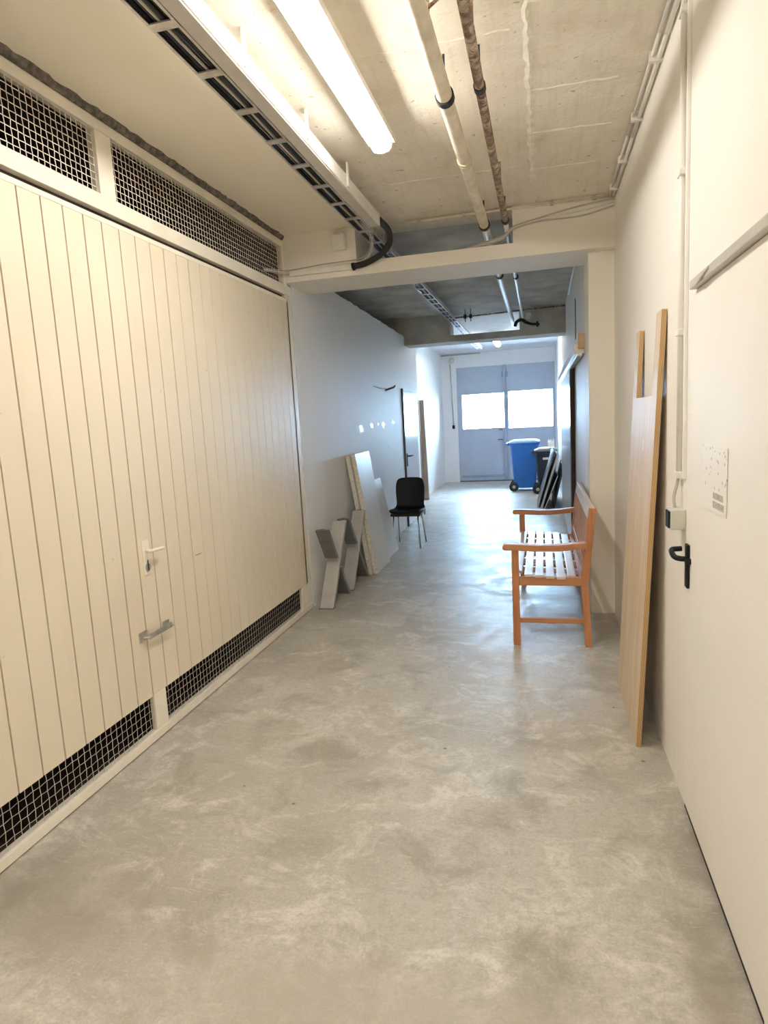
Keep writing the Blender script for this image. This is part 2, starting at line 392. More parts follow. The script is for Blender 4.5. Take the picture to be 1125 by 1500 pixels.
def board_mesh(w):
    ch = .0045; g_ = .0042; pr = [(-.016, g_), (-ch, g_), (0, ch), (0, w - ch), (-ch, w - g_), (-.016, w - g_)]
    return MB().prism(pr, 2, .25, 2.68)
bo = board_mesh(P_).build('board', M['boards'], g); k0 = -15
bo.location = (XL, 2.335 + P_ * k0, 0)
for k in range(k0 + 1, 22):
    c = dup(bo, 'board', g); c.location = (XL + random.uniform(-.0015, .0005), 2.335 + P_ * k, 0)
MB().box(XL - .02, XL, 2.335 + P_ * 22, 5.20, .25, 2.68).build('door_stile', M['boards'], g, bevel=.003)
def wiremesh(y0, y1, z0, z1, p, r, m, x):
    mb = MB(); a, b_ = .0010, .0011
    ny = round((y1 - y0) / p); nz = round((z1 - z0) / p); py = (y1 - y0) / ny; pz = (z1 - z0) / nz
    for i in range(ny + 1):
        mb.tube([(x + a * (1 if (i + j) % 2 else -1), y0 + i * py + b_ * (1 if (i + j) % 2 else -1), z0 + j * pz) for j in range(nz + 1)], r, 3, False)
    for j in range(nz + 1):
        mb.tube([(x - a * (1 if (i + j) % 2 else -1), y0 + i * py, z0 + j * pz + b_ * (1 if (i + j) % 2 else -1)) for i in range(ny + 1)], r, 3, False)
    mb.build('wire_mesh', M[m], g, kind='stuff')
for y0, y1 in ((.70, 2.885), (3.005, 5.185)): wiremesh(y0, y1, 2.815, 3.115, .034, .0021, 'wire', XL - .02)
for y0, y1 in ((.74, 2.866), (2.975, 5.08)): wiremesh(y0, y1, .052, .25, .0385, .0017, 'wire_low', XL - .012)
mb = MB(); n = 110; vs = []; fs = []
for i in range(n + 1):
    y = .3 + (5.2 - .3) * i / n; w = random.uniform(.018, .036)
    vs += [(XL - .03, y, 3.168), (XL + w * .4, y, 3.172), (XL + w, y, ZC), (XL - .03, y, ZC)]
for i in range(n): fs += [tuple(4 * i + k for k in (a_, (a_ + 1) % 4)) + tuple(4 * i + 4 + k for k in ((a_ + 1) % 4, a_)) for a_ in range(4)]
mb.add(vs, fs).build('trim_1', M['foam'], kind='structure')
# lock plate with lever and keyhole, hasp below
lp = MB().box(XL, XL + .006, 2.895, 2.955, .905, 1.09).build('lock_plate', M['cream'], g, bevel=.003)
MB().tube([(XL + .005, 2.925, 1.035), (XL + .045, 2.925, 1.035)], .009, 10).tube(smooth_path([(XL + .04, 2.92, 1.035), (XL + .047, 2.95, 1.036), (XL + .045, 3.03, 1.032)], 4), .009, 8).build('lever', M['cream'], lp, smooth=True)
MB().tube([(XL + .004, 2.925, .945), (XL + .010, 2.925, .945)], .022, 14).build('cylinder_rose', M['galv'], lp, smooth=2)
MB().box(XL + .0095, XL + .0115, 2.922, 2.928, .93, .985).build('keyhole', M['black'], lp)
hs = MB().box(XL, XL + .004, 2.795, 2.865, .57, .62).build('hasp_plate', M['galv'], g, bevel=.001)
MB().box(XL + .030, XL + .035, 2.84, 3.05, .575, .605).bar((XL + .004, 2.83, .59), (XL + .033, 2.85, .59), .03, .006).build('hasp_bar', M['galv'], hs, bevel=.001)
MB().box(XL, XL + .004, 3.01, 3.07, .565, .615).tube([(XL, 3.04, .59), (XL + .05, 3.04, .59)], .006, 8).build('hasp_staple', M['galv'], hs)
MB().box(XL, XL + .0015, 3.42, 3.48, .90, .905).build('scratch', M['groove'], g)

# ------------------------------------------------------------------ near right door (door_2)
d2 = struct('door_2')
MB().box(XR - .006, XR + .0005, 1.62, 2.66, .026, 2.05).build('door_leaf', M['door'], d2, bevel=.002)
MB().box(XR - .002, XR + .0008, 1.62, 2.66, 0.0, .026).build('floor_gap', M['black'], d2)
MB().box(XR - .025, XR, 1.50, 1.60, 0, 2.10).build('door_frame', M['door'], d2, bevel=.003)
tr = MB().box(XR - .03, XR, 1.5, 2.56, 2.052, 2.082).build('head_rail', M['trunk_grey'], d2, bevel=.004)
MB().tube([(XR - .03, 2.28, 2.075), (XR - .035, 2.36, 2.06), (XR - .03, 2.45, 2.052)], .004, 6).build('rail_wire', M['cable_grey'], tr)
hp = MB().box(XR - .018, XR - .006, 2.600, 2.640, .945, 1.118).build('handle_plate', M['black'], d2, bevel=.008, seg=3)
MB().tube(smooth_path([(XR - .012, 2.615, 1.06), (XR - .04, 2.614, 1.062), (XR - .056, 2.63, 1.066), (XR - .058, 2.675, 1.074), (XR - .05, 2.71, 1.078), (XR - .014, 2.716, 1.08)], 5), .0105, 10).build('lever', M['black'], hp, smooth=True)
MB().tube([(XR - .006, 2.59, 1.055), (XR - .026, 2.59, 1.055)], .012, 10).build('lever_rose', M['black'], hp, smooth=2)
MB().tube([(XR - .006, 2.64, 1.62), (XR - .008, 2.64, 1.62)], .011, 12).build('cover_cap', M['sticker'], d2)

nt = thing('paper_notice', 'small white paper notice with tiny print taped on the near white door', 'notice', (XR - .0085, 2.265, 1.405))
MB().prism([(-.155, -.105), (.145, -.108), (.15, .105), (-.155, .108)], 0, -.001, .001).build('sheet', M['paper'], nt)
for z0, z1, y0, y1 in ((-.062, -.042, -.12, -.0), (-.092, -.07, -.13, .0)): MB().box(-.0016, -.0009, y0, y1, z0, z1).build('printed_block', M['print'], nt)

# ------------------------------------------------------------------ big far door (door_3)
d3 = struct('door_3')
def leaf(nm, x0, x1, wx0, wx1, wz0, wz1):
    mb = MB(); ya, yb = YF + .04, YF + .10
    mb.box(x0, wx0, ya, yb, .02, 2.90).box(wx1, x1, ya, yb, .02, 2.90).box(wx0, wx1, ya, yb, .02, wz0).box(wx0, wx1, ya, yb, wz1, 2.90)
    lf = mb.build(nm, M['far'], d3)
    fm = MB()
    for b in ((wx0 - .03, wx0, wz0 - .03, wz1 + .03), (wx1, wx1 + .03, wz0 - .03, wz1 + .03), (wx0, wx1, wz0 - .03, wz0), (wx0, wx1, wz1, wz1 + .03)): fm.box(b[0], b[1], ya - .012, ya, b[2], b[3])
    fm.build('window_frame', M['far'], lf)
    MB().box(wx0, wx1, ya + .025, ya + .031, wz0, wz1).build('pane', M['glass'], lf)
    return lf
l1 = leaf('door_leaf', -2.06, -.895, -1.94, -.90, 1.335, 2.18)
l2 = leaf('door_leaf', -.85, .32, -.80, .26, 1.31, 2.20)
MB().box(-.905, -.84, YF - .0, YF + .05, .02, 2.87).build('cover_strip', M['far_dark'], d3, bevel=.005)
MB().box(-.95, -.80, YF + .015, YF + .04, 2.56, 2.70).build('bolt_box', M['far_dark'], d3, bevel=.008)
MB().box(-.93, -.865, YF - .01, YF + .03, .02, 1.25).build('post_strip', M['far_dark'], d3, bevel=.004)
MB().box(-2.06, .32, YF + .03, YF + .11, 0, .02).build('threshold', M['black'], d3)
MB().box(-2.0, -.93, YF + .025, YF + .04, .10, .16).build('kick_rail', M['far_dark'], d3, bevel=.004)
for x0, x1, z0, z1 in ((-1.08, -.96, 1.02, 1.05), (-1.04, -.96, 1.26, 1.285)):
    MB().box(x0, x1, YF - .03, YF - .01, z0, z1).box(x1 - .03, x1, YF - .03, YF + .04, z0, z1).build('handle', M['steel'], d3, bevel=.004)

# ------------------------------------------------------------------ sliding door on the right (door_4), flush door on the left (door_5)
d4 = struct('door_4')
MB().box(XP - .045, XP - .012, 7.75, 11.35, .02, 2.12).build('door_leaf', M['gloss'], d4, bevel=.003)
MB().box(XP - .048, XP - .002, 7.48, 7.75, .0, 2.12).build('edge_profile', M['dark'], d4)
sr = thing('sliding_door_rail', 'long white sliding door track cover high on the right wall behind the bench', 'rail')
MB().box(XP - .085, XP - .002, 5.80, 11.2, 2.125, 2.21).build('cover', M['gloss'], sr, bevel=.006)
MB().box(XP - .06, XP - .02, 5.8, 11.2, 2.106, 2.126).build('track', M['galv'], sr)
MB().box(XP - .055, XP - .002, 5.755, 5.80, 2.17, 2.29).build('end_block', M['blockwood'], sr, label='raw wood end block')
d5 = struct('door_5')
MB().box(XL - .0005, XL + .012, 9.66, 10.72, .01, 2.09).build('door_leaf', M['gloss'], d5, bevel=.002)
MB().box(XL - .0005, XL + .02, 9.60, 9.66, .0, 2.12).build('door_frame', M['dark'], d5)
h5 = MB().box(XL + .012, XL + .02, 9.72, 9.78, .93, 1.13).build('handle_plate', M['black'], d5, bevel=.003)
MB().tube([(XL + .015, 9.75, 1.09), (XL + .07, 9.75, 1.09), (XL + .08, 9.80, 1.09), (XL + .075, 9.93, 1.09)], .011, 8).build('lever', M['black'], h5, smooth=True)

# ------------------------------------------------------------------ lamps
def batten(label, x, y0, y1, z, mat, w=.105, group=None):
    t = thing('tube_light', label, 'light', (x, (y0 + y1) / 2, z), group=group); L = (y1 - y0) / 2
    MB().box(-.03, .03, -L + .05, L - .05, .035, .06).box(-.072, .072, -L, L, .004, .036).build('housing', M['white'], t, bevel=.003)
    prof = [(-w / 2, .004), (-w / 2, -.012), (-w * .36, -.034), (0, -.042), (w * .36, -.034), (w / 2, -.012), (w / 2, .004)]
    MB().prism(prof, 1, -L + .012, L - .012).build('diffuser', M[mat], t, smooth=2)
    for s in (-1, 1): MB().prism([(a * 1.03, b * 1.05) for a, b in prof], 1, s * L, s * (L - .013)).build('end_cap', M['white'], t)
    for s in (-.6, .6): MB().box(-.012, .012, s * L - .012, s * L + .012, .058, ZC - z).build('mount', M['grey'], t)
    return t
batten('lit white tube light on the ceiling between cable tray and pipes', -.795, 1.98, 3.53, 3.09, 'lamp')
batten('first unseen tube light, added as fill on the ceiling behind the viewpoint', -.795, -1.6, -.05, 3.09, 'lamp')  # out-of-view lamp added to brighten the near bay
batten('second unseen tube light, added as fill behind the viewpoint, nearer the back wall', -.795, -5.1, -3.55, 3.09, 'lamp')  # another added lamp, further back, evens out the fill
batten('lit tube light on the white ceiling before the big blue-grey door', -.86, 12.35, 13.85, 3.09, 'lamp3', .10)

# ------------------------------------------------------------------ cable tray, trunking, pipes
ct = thing('cable_tray', 'long grey ladder cable tray along the ceiling, full of dark cables', 'cable tray', (0, 0, 0))
for x in (-1.305, -1.195):
    MB().box(x - .0015, x + .0015, -1.5, 14.0, 3.05, 3.09).box(min(x, x + (.012 if x < -1.25 else -.012)), max(x, x + (.012 if x < -1.25 else -.012)), -1.5, 14.0, 3.047, 3.05).build('side_rail', M['galv'], ct)
rg = MB().box(-1.305, -1.195, -.022, .022, 3.046, 3.052).build('rung', M['galv'], ct); rg.location.y = -1.09
for k in range(1, 46): dup(rg, 'rung', ct).location.y = -1.09 + .329 * k
for i, y in enumerate((-.9, 1.1, 3.1, 5.45, 7.5, 9.2)): MB().box(-1.255, -1.245, y - .01, y + .01, 3.085, ZC).build('hanger', M['galv'], ct)
MB().box(-1.30, -1.20, -1.5, 10.2, 3.091, 3.094).build('shade_plate', M['dark'], ct)  # dark sheet added to paint the shade between the tray cables
cabs = [(-1.292, .009, 'black'), (-1.272, .008, 'rubber'), (-1.256, .007, 'cable_grey'), (-1.240, .009, 'rubber'), (-1.222, .008, 'black'), (-1.207, .006, 'cable_white')]
names = ['outermost thick black cable lying in the ceiling tray, nearest the garage', 'second black cable from the garage side lying in the ceiling tray', 'grey cable in the middle of the ceiling tray',
         'thick black rubber cable just right of the grey one in the ceiling tray', 'black cable beside the white one in the ceiling tray', 'thin white cable along the trunking side of the ceiling tray']
for (x, r, m), nm in zip(cabs, names):
    pts = [(x + random.uniform(-.005, .005), -1.5 + .4 * i, 3.053 + r + random.uniform(0, .006)) for i in range(31)]
    tag(MB().tube(pts, r, 6).build('cable', M[m], smooth=True), nm, 'cable', 'cables in the ceiling tray')
tk = thing('cable_trunking', 'off-white box trunking on the ceiling between cable tray and tube light', 'trunking')
MB().box(-1.185, -1.115, -1.5, 4.72, 3.05, 3.13).build('channel', M['trunk'], tk, bevel=.004)
MB().box(-1.188, -1.125, -1.5, 4.72, 3.044, 3.05).build('cover', M['trunk_grey'], tk)  # grey sheet paints the shade on the trunking's underside
for y in (-.2, .5, 1.15, 1.85, 2.55, 3.25, 3.95): MB().box(-1.116, -1.104, y - .012, y + .012, 3.06, ZC).box(-1.185, -1.104, y - .012, y + .012, 3.128, 3.134).build('clip', M['trunk'], tk, bevel=.002)
MB().box(-1.19, -1.11, 4.715, 4.735, 3.045, 3.135).build('end_cap', M['trunk'], tk)

hz = thing('cable_hose', 'thick black cable bundle looping from trunking end down to the cream beam', 'cable')
hp_ = smooth_path([(-1.12, 4.74, 3.09), (-1.10, 4.95, 3.07), (-1.12, 5.05, 3.00), (-1.22, 5.12, 2.94), (-1.34, 5.16, 2.905), (-1.44, 5.17, 2.893)], 8)
MB().tube(hp_, .024, 12).build('sheath', M['rubber'], hz, smooth=True)
MB().tube([hp_[-1], hp_[-1] + Vector((-.02, 0, -.003))], .03, 12).build('ferrule', M['black'], hz, smooth=2)
tag(MB().box(-2.0, -1.455, YB1 - .04, YB1, 2.872, 2.912).build('wall_trunking', M['trunk'], bevel=.004), 'short cream trunking along the beam left of the black hose', 'trunking')
for i, (zz, m) in enumerate(((2.955, 'cable_grey'), (2.935, 'cable_white'), (2.918, 'cable_grey'))):
    p = smooth_path([(-1.255 + .014 * i, 4.35, 3.075), (-1.24 + .014 * i, 4.85, 3.05), (-1.262 + .012 * i, 5.02, 3.01), (-1.305 + .008 * i, 5.13, 2.985 - .012 * i), (-1.40, YB1 - .012, zz - .005), (-1.7, YB1 - .009, zz - .012 - .01 * i), (-2.0, YB1 - .012, zz - .03), (-2.04, 5.05, 2.90 - .012 * i), (-2.068, 4.80, 2.87 - .01 * i)], 5)
    tag(MB().tube(p, .0045, 6).build('cable', M[m], smooth=True), ['topmost grey cable from tray across beam into the vent mesh', 'white cable between two grey ones running from tray to vent mesh', 'lowest grey cable from tray across beam into the vent mesh'][i], 'cable', 'cables along the beam')
jb = thing('junction_box', 'square grey-white junction box on the beam stub above the cables', 'box', (-1.56, YB1, 3.09))
MB().box(-.058, .058, -.05, 0, -.062, .062).build('body', M['white'], jb, bevel=.008)
MB().box(-.05, .05, -.057, -.05, -.054, .054).build('lid', M['white'], jb, bevel=.004)
for s in (-.03, .03): MB().tube([(s, -.025, .06), (s, -.025, .085)], .011, 8).build('gland', M['white'], jb)
MB().tube(smooth_path([(.03, -.025, .085), (.06, -.03, .1), (.14, -.03, .105)], 4), .006, 6).build('lead', M['cable_white'], jb, smooth=True)

def hpipe(name, label, x, z, r, mat, collars, joints, clamps, mat2, ysplit, r2):
    t = thing(name, label, 'pipe', (x, 0, z))
    MB().tube([(0, -2, 0), (0, ysplit, 0)], r, 16).build('pipe_run', M[mat], t, smooth=2)
    MB().tube([(0, ysplit, 0), (-.02, 10.6, 0)], r2, 14).build('jacketed_run', M[mat2], t, smooth=2, label='bright silver pipe section beyond the beam')
    for y in collars: MB().tube([(0, y - .02, 0), (0, y + .02, 0)], r * 1.22, 16).tube([(0, y, r), (0, y, ZC - z - .001)], .006, 6).build('collar', M['rubber'], t, smooth=2)
    for y in joints: MB().tube([(0, y - .014, 0), (0, y + .014, 0)], r * 1.16, 16).tube([(0, y + .03, 0), (0, y + .045, 0)], r * 1.1, 16).build('joint_ring', M[mat], t, smooth=2)
    for y in clamps: MB().box(-.012, .012, y - .01, y + .01, r * .9, ZC - z - .001).build('clamp', M['rust'], t)
    return t
hpipe('heating_pipe', 'thick cream pipe along the ceiling right of the tube light', -.385, 3.03, .034, 'pipe', (3.0, 4.98, 6.75), (3.72, .4), (2.55,), 'silver', 5.03, .03)
hpipe('rusty_pipe', 'thinner rusty brown pipe along the ceiling beside the cream pipe', -.232, 3.035, .0215, 'rust', (2.98, 4.95, 6.95), (), (2.62, 4.3), 'silver', 5.0, .018)
MB().tube([(-.385, 2.45, 3.06), (-.31, 2.47, 3.12), (-.30, 2.47, 3.199)], .007, 6).build('pipe_bracket', M['rust'], bpy.data.objects['heating_pipe'])
for o in [bpy.data.objects['pipe_bracket']]: o.location = (.385, 0, -3.03)
cp = thing('cross_pipe', 'dark horizontal pipe crossing under the ceiling before the second beam', 'pipe')
MB().tube([(-1.19, 9.55, 3.07), (.345, 9.55, 3.105)], .012, 8).build('pipe_run', M['rust'], cp, smooth=True)
for x in (-1.05, -.97): MB().tube([(x, 9.55, 3.0), (x, 9.55, 3.18)], .006, 6).tube([(x - .02, 9.55, 3.075), (x + .02, 9.55, 3.075)], .03, 10).build('valve', M['rubber'], cp)
vg = thing('valve_fitting', 'dark elbow valves on the pipes at the second beam notch', 'valve', (-.2, 9.86, 2.95))
MB().tube(smooth_path([(-.16, 0, -.03), (-.13, -.02, .03), (-.06, -.02, .05), (0, 0, .01)], 4), .024, 8).build('elbow', M['rubber'], vg, smooth=True)
MB().tube([(0, 0, .01), (.08, 0, -.02), (.19, 0, -.03)], .02, 8).tube([(.16, -.03, -.07), (.16, -.03, .01)], .014, 8).build('tap', M['rubber'], vg, smooth=True)
MB().tube([(.02, 0, .06), (.04, 0, .14)], .035, 10).build('jacket', M['silver'], vg, smooth=2)

cj = thing('ceiling_conduit', 'thin grey conduit along the joint of ceiling and cream beam', 'conduit')
MB().tube([(-1.02, YB1 - .016, 3.178), (.53, YB1 - .016, 3.178)], .009, 8).build('tube', M['pipe'], cj, smooth=True)
for x in (-.9, -.55, -.25, .1, .4): MB().box(x - .012, x + .012, YB1 - .03, YB1, 3.166, 3.19).build('clip', M['grey'], cj)
for i, (s, m, nm) in enumerate(((.035, 'cable_grey', 'upper of three slack cables hanging across the right beam stub'), (.06, 'cable_white', 'pale middle cable of three hanging across the right beam stub'), (.085, 'cable_grey', 'lowest of three slack cables hanging across the right beam stub'))):
    p = smooth_path([(.535, YB1 - .03, 3.155 - .025 * i), (.30, YB1 - .02, 3.135 - .035 * i), (.02, YB1 - .018, 3.11 - s * .55), (-.18, YB1 - .02, 3.06 - s * .35), (-.26, YB1 - .012, 2.995 - .012 * i), (-.42, YB1 + .04, 2.972 - .010 * i), (-.70, YB1 + .2, 2.952 + .006 * i), (-.80, YB1 + .4, 2.944 + .004 * i)], 6)
    tag(MB().tube(p, .0055, 6).build('cable', M[m], smooth=True), nm, 'cable', 'slack cables on the beam stub')
rc = thing('corner_conduit', 'white plastic conduit in the corner of ceiling and right wall', 'conduit')
for i in range(6): MB().tube([(XR - .017, -1. + i * 1.03, 3.172), (XR - .017, .01 + i * 1.03, 3.172)], .011, 8).tube([(XR - .045, -1. + i * 1.03, 3.182), (XR - .045, .01 + i * 1.03, 3.182)], .008, 8).build('tube', M['cable_white'], rc, smooth=True)
for y in (.6, 1.3, 2., 2.75, 3.3, 3.9, 4.5, 5.0): MB().box(XR - .058, XR, y - .012, y + .012, 3.158, ZC).build('clip', M['trunk'], rc)
vc = thing('wall_conduit', 'grey vertical conduit on right wall running down to the switch box', 'conduit')
MB().tube([(XR - .013, 2.79, 1.36), (XR - .013, 2.79, 3.16)], .011, 10).build('tube', M['trunk'], vc, smooth=True)
MB().box(XR - .012, XR, 2.715, 2.74, 1.36, ZC).build('side_strip', M['white'], vc, bevel=.003)
for z in (1.37, 1.93, 2.52, 3.08): MB().box(XR - .028, XR, 2.762, 2.818, z - .012, z + .012).build('clip', M['white'], vc, bevel=.003)
MB().tube(smooth_path([(XR - .013, 2.79, 1.37), (XR - .020, 2.79, 1.33), (XR - .032, 2.785, 1.28), (XR - .028, 2.775, 1.225)], 5), .006, 8).build('lead', M['cable_grey'], vc, smooth=True)
sw = thing('switch_box', 'grey-green surface switch box on the wall above the black door handle', 'switch', (XR, 2.74, 1.198))
MB().box(-.058, 0, -.035, .04, -.04, .04).build('body', M['switch'], sw, bevel=.005)
MB().box(-.065, -.058, -.03, .035, -.034, .034).build('rocker', M['black'], sw, bevel=.002)
MB().box(-.06, -.004, .04, .048, -.042, .042).build('lid_rim', M['white'], sw)
tag(MB().tube([(XP - .01, 6.75, 3.12), (XP - .012, 7.3, 3.10), (XP - .015, 8.5, 3.07)], .010, 6).build('cable', M['white'], smooth=True), 'short white cable high on the right wall beyond the cream beam', 'cable')

# ------------------------------------------------------------------ plywood sheet
pb = thing('plywood_sheet', 'tall plywood sheet with a slot cut in its top, leaning on right wall', 'board', (.418, 3.13, 0), (0, math.atan2(.103, 2.07), 0))
out = [(0, 0), (.775, 0), (.765, 2.06), (.655, 2.06), (.645, 1.70), (.135, 1.70), (.125, 2.075), (0, 2.075)]
# narrow front prong and hind prong are left standing by the cut
MB().prism(out, 0, 0, .024).build('sheet', M['ply'], pb, bevel=.0012, seg=1)
MB().box(-.0006, .0002, .30, .315, 1.43, 1.49).build('paint_mark', M['lam'], pb)

# ------------------------------------------------------------------ bench
bn = thing('garden_bench', 'slatted teak garden bench with armrests standing against the right wall', 'bench', (0, 4.5, 0)); BL = 1.72
for y in (0, BL - .055):
    MB().box(-.228, -.178, y, y + .055, 0, .705).build('leg', M['teak'], bn, bevel=.004)
    rl = MB().prism([(.268, 0), (.313, 0), (.292, .47), (.348, .985), (.300, .985), (.243, .47)], 1, y, y + .05).build('leg', M['teak'], bn, bevel=.004)
    arm = [(-.287, .706), (-.278, .697), (-.2, .697), (-.05, .688), (.1, .690), (.285, .708), (.285, .752), (.1, .734), (-.05, .732), (-.2, .741), (-.272, .743), (-.284, .736), (-.290, .720)]
    MB().prism(arm, 1, y - .012, y + .06).build('armrest', M['teak_x'], bn, bevel=.005)
    MB().box(-.18, .262, y + .012, y + .042, .165, .20).build('stretcher', M['teak_x'], bn, bevel=.004)
    MB().box(-.18, .25, y + .01, y + .045, .44, .50).build('end_rail', M['teak_x'], bn, bevel=.003)
MB().box(-.222, -.19, .055, BL - .055, .44, .505).build('front_rail', M['teak_y'], bn, bevel=.003)
MB().box(.235, .262, .05, BL - .055, .43, .49).build('rear_rail', M['teak_y'], bn, bevel=.003)
ns = 6; sw_ = .0585; gp = .0155
for i in range(ns):
    x = -.215 + i * (sw_ + gp); z = .512 - .006 * i + (.004 if i == 0 else 0)
    y0 = .058 if i in (0, 5) else -.005
    MB().box(x, x + sw_, y0, BL - y0, z, z + .02).build('seat_slat', M['slat'], bn, bevel=.005)
for y in (.30, .58, .86, 1.14, 1.42): MB().hexa([(-.19, y, .47), (.235, y, .45), (.235, y + .05, .45), (-.19, y + .05, .47), (-.19, y, .511), (.235, y, .483), (.235, y + .05, .483), (-.19, y + .05, .511)]).build('cross_batten', M['slat'], bn)
MB().hexa([(.292, .05, .895), (.326, .05, .893), (.326, BL - .055, .893), (.292, BL - .055, .895), (.304, -.0, .992), (.343, -.0, .985), (.343, BL, .985), (.304, BL, .992)]).build('top_rail', M['slat'], bn, bevel=.006)
MB().hexa([(.255, .05, .545), (.282, .05, .543), (.282, BL - .055, .543), (.255, BL - .055, .545), (.262, .05, .59), (.289, .05, .588), (.289, BL - .055, .588), (.262, BL - .055, .59)]).build('lower_back_rail', M['teak_y'], bn, bevel=.004)
nb = 13
for i in range(nb):
    y = .10 + i * (BL - .26) / (nb - 1)
    MB().hexa([(.266, y, .585), (.278, y, .585), (.278, y + .042, .585), (.266, y + .042, .585), (.300, y, .90), (.312, y, .90), (.312, y + .042, .90), (.300, y + .042, .90)]).build('back_slat', M['backslat'], bn, bevel=.002)

# ------------------------------------------------------------------ things along the left wall
def xframe(label, y0, y1):
    t = thing('cross_leg_frame', label, 'frame', (-1.915, (y0 + y1) / 2, 0), group='x-shaped leg frames'); h = (y1 - y0) / 2; D = .063
    Hh = .72; a = .027
    MB().hexa([(-D, -h, 0.006), (D, -h, .006), (D, -h + 2 * a, .006), (-D, -h + 2 * a, .006), (-D, h - 2 * a, Hh), (D, h - 2 * a, Hh), (D, h, Hh), (-D, h, Hh)]).build('leg', M['steel_lit'], t, bevel=.003)  # bar coloured as the lit one of the pair
    d = D - .004
    ml = lambda z: h - 2 * a - (2 * h - 2 * a) * z / Hh
    for z0, z1 in ((.006, .31), (.42, Hh)):
        MB().hexa([(-d, ml(z0), z0), (d, ml(z0), z0), (d, ml(z0) + 2 * a, z0), (-d, ml(z0) + 2 * a, z0), (-d, ml(z1), z1), (d, ml(z1), z1), (d, ml(z1) + 2 * a, z1), (-d, ml(z1) + 2 * a, z1)]).build('cross_leg', M['steel'], t, bevel=.003)  # bar halves coloured darker, as the shaded one of the pair
    for y in (-h + a, h - a):
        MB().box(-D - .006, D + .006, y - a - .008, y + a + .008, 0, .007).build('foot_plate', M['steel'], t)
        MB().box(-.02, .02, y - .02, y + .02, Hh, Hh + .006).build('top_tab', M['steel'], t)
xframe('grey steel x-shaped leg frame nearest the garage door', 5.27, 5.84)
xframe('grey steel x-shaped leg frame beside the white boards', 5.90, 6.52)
def lean(name, label, cat, x0, xt, H, y0, y1, th, mat, group=None, edge=None, sgn=1, bev=.002):
    ang = math.atan2(xt - x0, H)
    o = MB().box(0, th, 0, y1 - y0, 0, H / math.cos(ang))
    ob = o.build(name, [M[mat]] + ([M[edge]] if edge else []), bevel=bev)
    if edge:
        for p in ob.data.polygons:
            if abs(p.normal.y) > .8: p.material_index = 1
    ob.location = (x0, y0, max(0, math.sin(ang) * th) if ang > 0 else 0); ob.rotation_euler = (0, ang, 0)
    return tag(ob, label, cat, group)
lean('white_panel', 'tall white panel with tan edge, hindmost against the left wall', 'panel', -1.862, -2.045, 1.30, 6.53, 7.10, .04, 'lam', 'white boards against the left wall', 'chip')
lean('white_panel', 'tall bright white panel leaning in front of the tan-edged panel', 'panel', -1.812, -1.995, 1.31, 6.57, 7.16, .045, 'lam', 'white boards against the left wall', 'chip')
lean('white_panel', 'low white panel leaning on left wall beside the black chair', 'panel', -1.85, -2.045, .93, 7.20, 7.88, .028, 'lam', 'white boards against the left wall')

ch = thing('shell_chair', 'black plastic shell chair with thin chrome legs by the left wall', 'chair', (-1.735, 8.15, 0))
def shell():
    # profile from seat front lip to back top: (y, z, half width)
    pr = [(-.225, .445, .19), (-.215, .47, .205), (-.15, .475, .222), (0, .462, .225), (.12, .455, .215), (.175, .475, .20), (.205, .53, .185), (.222, .62, .196), (.238, .74, .202), (.252, .83, .190), (.258, .868, .165), (.260, .882, .12)]
    pr = [(p[0], p[1], p[2]) for p in pr]; nx = 10; vs = []; fs = []
    for y, z, w in pr:
        for i in range(nx + 1):
            u = -1 + 2 * i / nx; c = .018 * u * u
            vs.append((w * u, y - (c * 1.4 if z > .5 else 0), z + (c if z < .5 else 0)))
    n = nx + 1
    for j in range(len(pr) - 1):
        for i in range(nx): fs.append((j * n + i, j * n + i + 1, (j + 1) * n + i + 1, (j + 1) * n + i))
    return MB().add(vs, fs)
sh = shell().build('shell', M['black'], ch, smooth=True)
md = sh.modifiers.new('thick', 'SOLIDIFY'); md.thickness = .012; md2 = sh.modifiers.new('sub', 'SUBSURF'); md2.levels = md2.render_levels = 2
MB().box(-.195, .195, -.21, .14, .415, .452).build('seat_pan', M['rubber'], ch, bevel=.012)
for s in (-1, 1):
    MB().tube([(s * .16, -.16, .43), (s * .185, -.20, .0)], .009, 8).build('leg', M['chrome'], ch, smooth=True)
    MB().tube([(s * .16, .10, .43), (s * .185, .235, .0)], .009, 8).build('leg', M['chrome'], ch, smooth=True)
    MB().tube([(s * .165, -.2, .43), (s * .165, .14, .43)], .010, 8).build('seat_rail', M['chrome'], ch, smooth=True)
MB().box(.19, .245, -.03, .02, .47, .485).tube([(.225, -.005, .485), (.225, -.005, .41)], .01, 8).build('row_connector', M['galv'], ch, bevel=.004)

hk = thing('wall_hook', 'small dark wire hook sticking out of the white left wall', 'hook', (XL, 8.3, 2.09))
MB().tube(smooth_path([(0.003, -.35, .0), (.005, .0, -.012), (.01, .30, -.005)], 4), .004, 6).build('wire', M['rust'], hk)
MB().tube([(0, .28, -.03), (.09, .42, .01), (.10, .45, .03)], .013, 6).build('hook_end', M['rubber'], hk, smooth=True)

lean('brown_board', 'taller brown board leaning on the left wall past the flush white door', 'board', -2.395, -2.42, 2.07, 12.62, 12.66, .06, 'brownboard', 'brown boards past the door').location.x -= .0
bpy.data.objects['brown_board'].location.x = -2.42
bpy.data.objects['brown_board'].rotation_euler = (0, 0, 0)
o_ = MB().box(0, .13, 0, .05, 0, 2.02).build('brown_board', M['tanboard'], bevel=.003); o_.location = (-2.43 + .03, 12.80, 0); o_.rotation_euler = (0, -.012, 0)
tag(o_, 'shorter faded tan board just beyond the taller one on the left wall', 'board', 'brown boards past the door')

